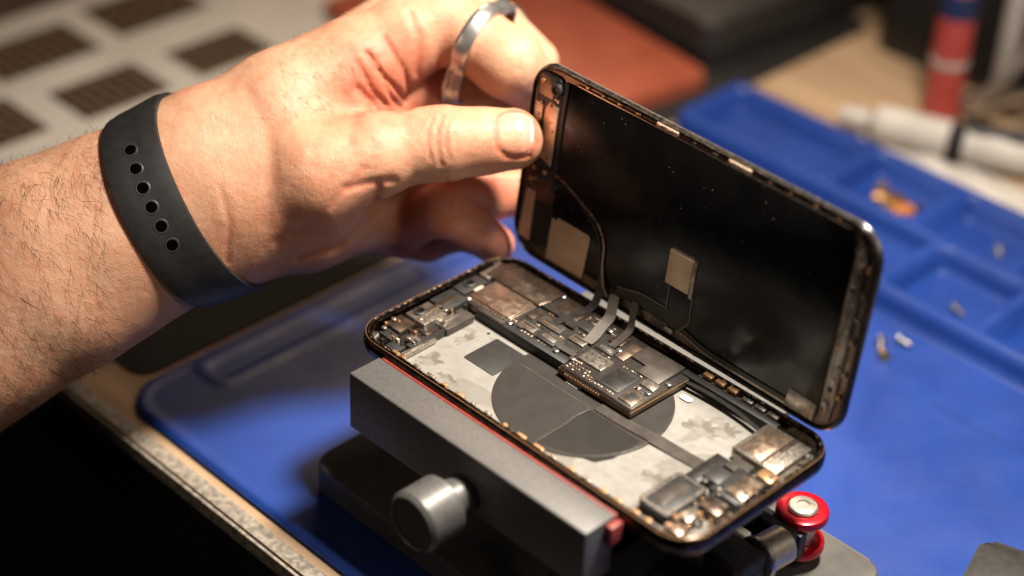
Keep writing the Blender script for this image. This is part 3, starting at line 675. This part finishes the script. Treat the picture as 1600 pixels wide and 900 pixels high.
fl_+=spot(835,235,9,.35,-5)+spot(775,262,8,.2)+spot(695,225,8,.2)+spot(600,150,14,.45,-20)+spot(560,110,12,.3)+spot(470,395,18,.3)+spot(585,290,12,.35)+spot(640,60,12,.25)+spot(690,140,14,.3)
fd=fingd(VV.astype(np.float32))
low=(VV[:,1]<hp(0,272)[1])&(VV[:,0]>hp(600,0)[0])
fl_+=.6*np.clip(1-fd/2.5,0,1)*low  # fingers under the thumb darkened, shade put into the skin colour
e_,a_=naile(VV)
fl_+=.7*np.exp(-((e_-1.02)/.12)**2)*(VV[:,2]>4)  # dark ring paints the shadow around the nail
fl_+=.35*np.clip(groove(VV.astype(np.float32),CREASE,-2)+groove(VV.astype(np.float32),BACK,-16),0,1)
fl_+=.08*np.sin(VV[:,0]*.11+1)*np.sin(VV[:,1]*.13)
at=hand.data.attributes.new("flush_shade",'FLOAT','POINT'); at.data.foreach_set("value",np.clip(fl_,0,.72).astype(np.float32))
hv=[];hf=[]
cand=np.where((VV[:,2]>-12)&((VV[:,0]<-138)|((VV[:,0]>-108)&(VV[:,0]<-62)&(VV[:,1]>5))))[0]
wts=np.where(VV[cand,0]<-138,1.0,.2)*(1+.8*(VV[cand,1]>-25)); wts/=wts.sum()
for i in rng.choice(cand,2600,replace=False,p=wts):
    p=VV[i];n_=G[i]/np.linalg.norm(G[i])
    d=np.array([.55+rng.normal(0,.3),-.75+rng.normal(0,.3),rng.normal(0,.2)]); d-=n_*(d@n_); d/=np.linalg.norm(d)
    s=np.cross(n_,d); ln=rng.uniform(4,10); w=.06; b0=len(hv)
    for k in range(4):
        t=k/3; c_=p+d*ln*t+n_*(ln*.28*math.sin(t*2.2)+.02)
        ww=w*(1-.8*t); hv+= [c_-s*ww,c_+s*ww]
    for k in range(3): hf.append((b0+2*k,b0+2*k+1,b0+2*k+3,b0+2*k+2))
mk("arm_hair",hv,hf,'hair',hand,HF,ang=0)
def top(x,y):
    z=30.
    for _ in range(60):
        d=float(sdf(np.array([[x,y,z]]))[0])
        if d<.01: break
        z-=d*.9
    return z
V=[];F=[];NR,NA=9,36
for r_ in range(NR):
    q_=r_/(NR-1)
    for k in range(NA):
        a=2*math.pi*k/NA; ca,sa=math.cos(a),math.sin(a)
        e=(abs(ca)**2.6+abs(sa)**2.6)**(-1/2.6)
        x=nailc[0]+6.3*q_*e*ca; y=nailc[1]+7.1*q_*e*sa
        z=top(x,y)+.3*(1-q_**6)+.02-.25*(q_>.99)
        if ca>.3 : z+=.25*(q_**2)*(ca-.3)
        V.append((x,y,z))
for r_ in range(NR-1):
    for k in range(NA): F.append((r_*NA+k,(r_+1)*NA+k,(r_+1)*NA+(k+1)%NA,r_*NA+(k+1)%NA))
mk("fingernail",V,F,'nail',hand,HF,ang=0)
def around(c,a,rad0,w,th,extra=.0,N=120,smoothn=9,e2=np.array([0,0,1.])):
    a=np.array(a,float);a/=np.linalg.norm(a);e1=np.cross(e2,a);e1/=np.linalg.norm(e1);e2=np.cross(a,e1)
    nw=7; offw=np.linspace(-w/2,w/2,nw); rad=np.zeros((nw,N))
    for i,o_ in enumerate(offw):
        cc=c+a*o_
        D=np.array([math.cos(t)*e1+math.sin(t)*e2 for t in np.linspace(0,2*math.pi,N,endpoint=False)])
        r=np.full(N,rad0,float)
        for _ in range(40):
            r-=sdf(cc+D*r[:,None])*.8
        rad[i]=r
    k=np.ones(smoothn)/smoothn
    for i in range(nw):
        ext=np.concatenate([rad[i][-smoothn:],rad[i],rad[i][:smoothn]]);rad[i]=np.maximum(np.convolve(ext,k,'same')[smoothn:-smoothn],rad[i]-.1)
    sec=[(i,extra) for i in range(nw)]+[(nw-1,extra+th*.7),(nw-2,extra+th)]+[(i,extra+th) for i in range(nw-3,1,-1)]+[(1,extra+th),(0,extra+th*.7)]
    V=[];ns=len(sec)
    for k_ in range(N):
        t=2*math.pi*k_/N;Dv=math.cos(t)*e1+math.sin(t)*e2
        for i,o_ in sec: V.append(c+a*offw[i]+Dv*(rad[i][k_]+o_))
    F=[(k_*ns+s,k_*ns+(s+1)%ns,((k_+1)%N)*ns+(s+1)%ns,((k_+1)%N)*ns+s) for k_ in range(N) for s in range(ns)]
    return V,F,rad,e1,e2,a
c=hp(290,311,0).astype(float)
V,F,rad,e1,e2,av=around(c,(.905,.425,.25),45,17.5,2.2,extra=.15)
strap=mk("watch_strap",V,F,'strap',None,HF,ang=40); tag(strap,"black rubber watch strap with adjustment holes around the wrist","watch strap")
for i,ph in enumerate((118,105,92,79,66,53)):
    t=math.radians(ph); kf=t/(2*math.pi)*120
    k0=int(kf)%120; k1=(k0+1)%120; fr=kf-int(kf)
    def sp_(k,w_):
        tt_=2*math.pi*k/120; return c+av*w_+(math.cos(tt_)*e1+math.sin(tt_)*e2)*(rad[3][k]+2.35)
    pa,pb=sp_(k0,0),sp_(k1,0); p=pa*(1-fr)+pb*fr
    tn=pb-pa; tn/=np.linalg.norm(tn)
    def spw(w0,ix): 
        return c+av*w0+(math.cos(t)*e1+math.sin(t)*e2)*(rad[ix][k0]+2.35)
    al=spw(17.5/6,4)-spw(-17.5/6,2); al/=np.linalg.norm(al)
    nrm=np.cross(al,tn); nrm/=np.linalg.norm(nrm)
    if nrm[2]<0: nrm=-nrm
    lathe("strap_hole",tuple(p-nrm*.5),tuple(nrm),[(2.5,0),(2.45,.56),(2.2,.68),(1.95,.66),(1.8,.6)],'strapg',strap,HF,seg=28)
    cyl("strap_hole_core",tuple(p-nrm*.5),tuple(nrm),1.84,.64,'hole',strap,HF,seg=24,bev=.02)
rc=hp(747,60,-13.2).astype(float)
V,F,rad,_,_,_=around(rc,(21,-12.5,6),18,5.4,1.5,extra=.05,N=72,smoothn=21)
rg=mk("finger_ring",V,F,'ring',None,HF,ang=50); tag(rg,"polished silver ring worn on the bent finger","ring")
# ---------------------------------------------------------------- background things
def rotbox(name,cx,cy,w,d,z0,z1,rot,m,parent=None,bev=1.0,R=None):
    c,s=math.cos(rot),math.sin(rot)
    P=rr(-w/2,w/2,-d/2,d/2,R) if R else [(-w/2,-d/2),(w/2,-d/2),(w/2,d/2),(-w/2,d/2)]
    return prism(name,[(cx+x*c-y*s,cy+x*s+y*c) for x,y in P],z0,z1,m,parent,bev=bev)
pad=rotbox("bench_shade_pad",-392,200,600,440,-63.18,-62.2,0,'graycloth',None,R=8,bev=.3); tag(pad,"large dark gray pad on the workbench, widened to stand in for shade","desk pad")  # pad widened under the arm; its dark colour stands in for shade
nb=rotbox("notebook",-190,262,160,112,-62.1,-55,-.14,'leather',None,R=6,bev=1.2); tag(nb,"brick red closed notebook lying on the dark pad","notebook")
rotbox("page_block",-190,262,157,109,-62.15,-57,-.14,'paper',nb)
sh=rotbox("printed_sheet",-302,110,190,285,-62.15,-61.7,.0,'paper',None,bev=.1); tag(sh,"cream printed sheet with dark picture blocks","paper sheet")
for cx,cy,w,d in ((-277,95,32,46),(-276,156,30,43),(-331,90,34,54),(-336,156,36,52),(-283,34,36,44),(-335,26,36,46),(-385,120,34,80)):
    rotbox("picture_block",cx,cy,w,d,-61.68,-61.4,0,'print',sh,bev=.05)
case=rotbox("tool_case",-262,405,310,160,-62.1,-38,-.06,'dark',None,R=8,bev=4); tag(case,"low black tool case lying at the back of the bench","case")
rotbox("case_lid",-262,405,312,162,-54,-50,-.06,'graycloth',case,R=8,bev=.6)
bb=rotbox("equipment_box",75,455,310,100,-63,70,.03,'dark',None,R=6,bev=3); tag(bb,"black equipment box standing at the back of the bench","box")
rotbox("box_panel",75,403.5,290,2,-50,40,.03,'graycloth',bb,bev=.4)
tb=lathe("glue_bottle",(-17,368,-63),(0,0,1),[(7.6,0),(8.5,1),(8.5,60),(8,64)],'redp',None,seg=32); tag(tb,"red and blue glue bottle with white band","bottle")
lathe("bottle_label",(-17,368,-36),(0,0,1),[(8.55,0),(8.75,.2),(8.75,3),(8.55,3.2)],'whitep',tb,seg=32)
lathe("bottle_label",(-17,368,-12),(0,0,1),[(8.55,0),(8.75,.2),(8.75,12),(8.55,12.2)],'blue',tb,seg=32)
lathe("bottle_cap",(-17,368,1),(0,0,1),[(6,0),(5.8,8),(3,20),(2,40),(1,42)],'redp',tb,seg=24)
tt=lathe("white_tube",(-32,322,-54),(.93,.36,0),[(3,0),(3.4,6),(3.6,7),(8,10),(8.6,14),(8.6,60),(8,78),(6,84)],'whitep',None,seg=32); tag(tt,"white squeeze tube lying beside the blue mat","tube")
lathe("tube_cap",(-32,322,-54),(-.93,-.36,0),[(4.4,-5),(4.6,-4.5),(4.6,5),(4.2,6)],'whitep',tt,seg=24)
lathe("tube_label",(8,337.5,-54),(.93,.36,0),[(8.65,0),(8.75,.2),(8.75,7),(8.65,7.2)],'graycloth',tt,seg=32)
t3=lathe("clear_bottle",(40,372,-63),(0,0,1),[(8,0),(9,1),(9,30),(5,36),(4,48),(3.6,50)],'whitep',None,seg=28); tag(t3,"small white bottle standing near the pliers","bottle")
t4=lathe("marker_pen",(-2,392,-63),(0,0,1),[(4.5,0),(5,1),(5,70),(4,74)],'whitep',None,seg=24); tag(t4,"white marker pen standing behind the glue bottle","pen")
nxx=40;V=[];F=[]
for i in range(nxx):
    for k in range(nxx):
        a,b=i/(nxx-1),k/(nxx-1)
        x=-36+102*a+4*math.sin(b*5);y=313+30*b+4*math.sin(a*6)
        z=-62.6+3*(math.sin(a*9+b*3)**2)*math.sin(math.pi*b)*math.sin(math.pi*a)+1.5*math.sin(math.pi*b)*abs(math.sin(a*4+1))
        V.append((x,y,z))
for i in range(nxx-1):
    for k in range(nxx-1): F.append((i*nxx+k,(i+1)*nxx+k,(i+1)*nxx+k+1,i*nxx+k+1))
wp=mk("cleaning_wipe",V,F,'whitep',None,ang=0); tag(wp,"crumpled white cleaning wipe beside the blue mat","wipe")
plr=empty("pliers",(5,382,-62)); tag(plr,"small metal pliers with gray handles on bench","pliers")
tube("plier_handle",[(-6,372,-56),(4,378,-42),(10,384,-30),(14,392,-14)],3.0,'steel',plr)
tube("plier_handle",[(-2,382,-58),(8,386,-50),(20,386,-44),(34,380,-50)],3.0,'silver',plr)
cyl("plier_pivot",(-4,376,-58),(0,0,1),5,7,'silver',plr); box("plier_jaw",-26,-6,373,380,-60,-53,'steel',plr,bev=1)
cb=tube("coiled_cable",[(8+.9*i,352+6*math.cos(i*.9),-54+6*math.sin(i*.9)) for i in range(60)],1.8,'strap',None,n=3); tag(cb,"black coiled cable lying behind the white wipe","cable")
sd2=empty("screwdriver",(12,345,-50)); tag(sd2,"black handled screwdriver lying across the white wipe","screwdriver")
lathe("driver_handle",(14,340,-49),(.9,.42,.05),[(3,0),(5,2),(5.4,8),(4.4,14),(5.4,22),(5.2,34),(3,37)],'strap',sd2,seg=20)
cyl("driver_shaft",(14,340,-49),(-.9,-.42,-.16),1.4,34,'silver',sd2)
def tinyscrew(x,y,z,m,r=1.8,lab="small metal screw lying loose on the blue mat",g="loose screws on the mat"):
    s=empty("loose_screw",(x,y,z)); tag(s,lab,"screw",g)
    a=random.uniform(0,6.28)
    lathe("screw_head",(x,y,z+1.6),(math.cos(a),math.sin(a),.1),[(r*.8,0),(r,.3),(r,1.1),(r*.6,1.5)],m,s,seg=16)
    lathe("screw_shank",(x,y,z+1.6),(-math.cos(a),-math.sin(a),-.1),[(r*.45+.12*(i%2),i*.4) for i in range(12)],m,s,seg=12)
for x,y,m_ in ((80,203,'silver'),(82,190,'brass'),(76,196,'silver'),(163,196,'silver'),(166,190,'silver'),(158,188,'brass')): tinyscrew(x,y,-60.5,m_,2.4)
for x,y in ((12,282),(20,276),(28,286),(8,290),(70,284),(120,240),(82,236)): tinyscrew(x,y,-60.3,random.choice(['brass','silver']),2.4,"small screw lying in a blue tray compartment","screws in the tray compartments")
cn=rotbox("copper_part",16,284,14,8,-60.4,-57,.4,'brass',None,bev=1); tag(cn,"small copper-colored part in a blue tray compartment","part")
cn=rotbox("orange_connector",27,277,9,7,-60.4,-55,.9,'orange',None,bev=1); tag(cn,"small orange connector in a blue tray compartment","connector")
cn=empty("metal_bracket",(46,218,-60)); tag(cn,"small silver bracket lying on the blue mat","bracket")
tube("bracket_arm",[(40,228,-59),(46,222,-57),(50,214,-57),(48,204,-59)],1.6,'steel',cn); cyl("bracket_eye",(40,228,-60.4),(0,0,1),3.6,2.4,'steel',cn)
gb=rotbox("black_tool_block",196,112,44,30,-60.5,-48,.3,'dark',None,R=4,bev=2); tag(gb,"dark gray tool block resting on the blue mat","tool")
# ---------------------------------------------------------------- scale everything to metres
done=set()
for o in scene.objects:
    o.location=o.location*SC
    if o.type=='MESH' and o.data.name not in done:
        done.add(o.data.name); o.data.transform(Matrix.Scale(SC,4))
# ---------------------------------------------------------------- camera
C=Vector((384.7,-324.0,356.6))*SC
zc=hz_
cam=bpy.data.cameras.new("camera");co=bpy.data.objects.new("camera",cam);scene.collection.objects.link(co)
co.matrix_world=Matrix(((hx_[0],hy_[0],zc[0],C.x),(hx_[1],hy_[1],zc[1],C.y),(hx_[2],hy_[2],zc[2],C.z),(0,0,0,1)))
cam.sensor_width=36;cam.lens=67.5;cam.clip_start=.01;cam.clip_end=50
cam.dof.use_dof=True;cam.dof.focus_distance=.604;cam.dof.aperture_fstop=3.8;cam.dof.aperture_blades=0
scene.camera=co
# ---------------------------------------------------------------- lights
def area(name,loc,tgt,size,power,col,sy=None,spread=180):
    l=bpy.data.lights.new(name,'AREA');l.energy=power;l.color=col;l.shape='RECTANGLE' if sy else 'DISK';l.size=size*SC
    l.spread=math.radians(spread)
    if sy:l.size_y=sy*SC
    o=bpy.data.objects.new(name,l);scene.collection.objects.link(o)
    p=Vector(loc)*SC;d=(Vector(tgt)*SC-p).normalized()
    o.matrix_world=Matrix.Translation(p)@d.to_track_quat('-Z','Y').to_matrix().to_4x4()
area("bench_lamp",(140,150,440),(62,78,0),90,2.75,(1,.90,.77),spread=92)
area("back_reflection_light",(-330,430,400),(30,60,0),260,1.3,(1,.72,.50))  # added warm light, gives the metal shields something to reflect
area("side_fill",(480,120,330),(60,60,0),200,.65,(1,.86,.72))  # added soft fill from camera right
area("front_fill",(-60,-420,260),(60,0,-20),200,.2,(1,.82,.66))
w=bpy.data.worlds.new("World");scene.world=w;w.use_nodes=True
w.node_tree.nodes["Background"].inputs[0].default_value=(1,.82,.66,1);w.node_tree.nodes["Background"].inputs[1].default_value=.015
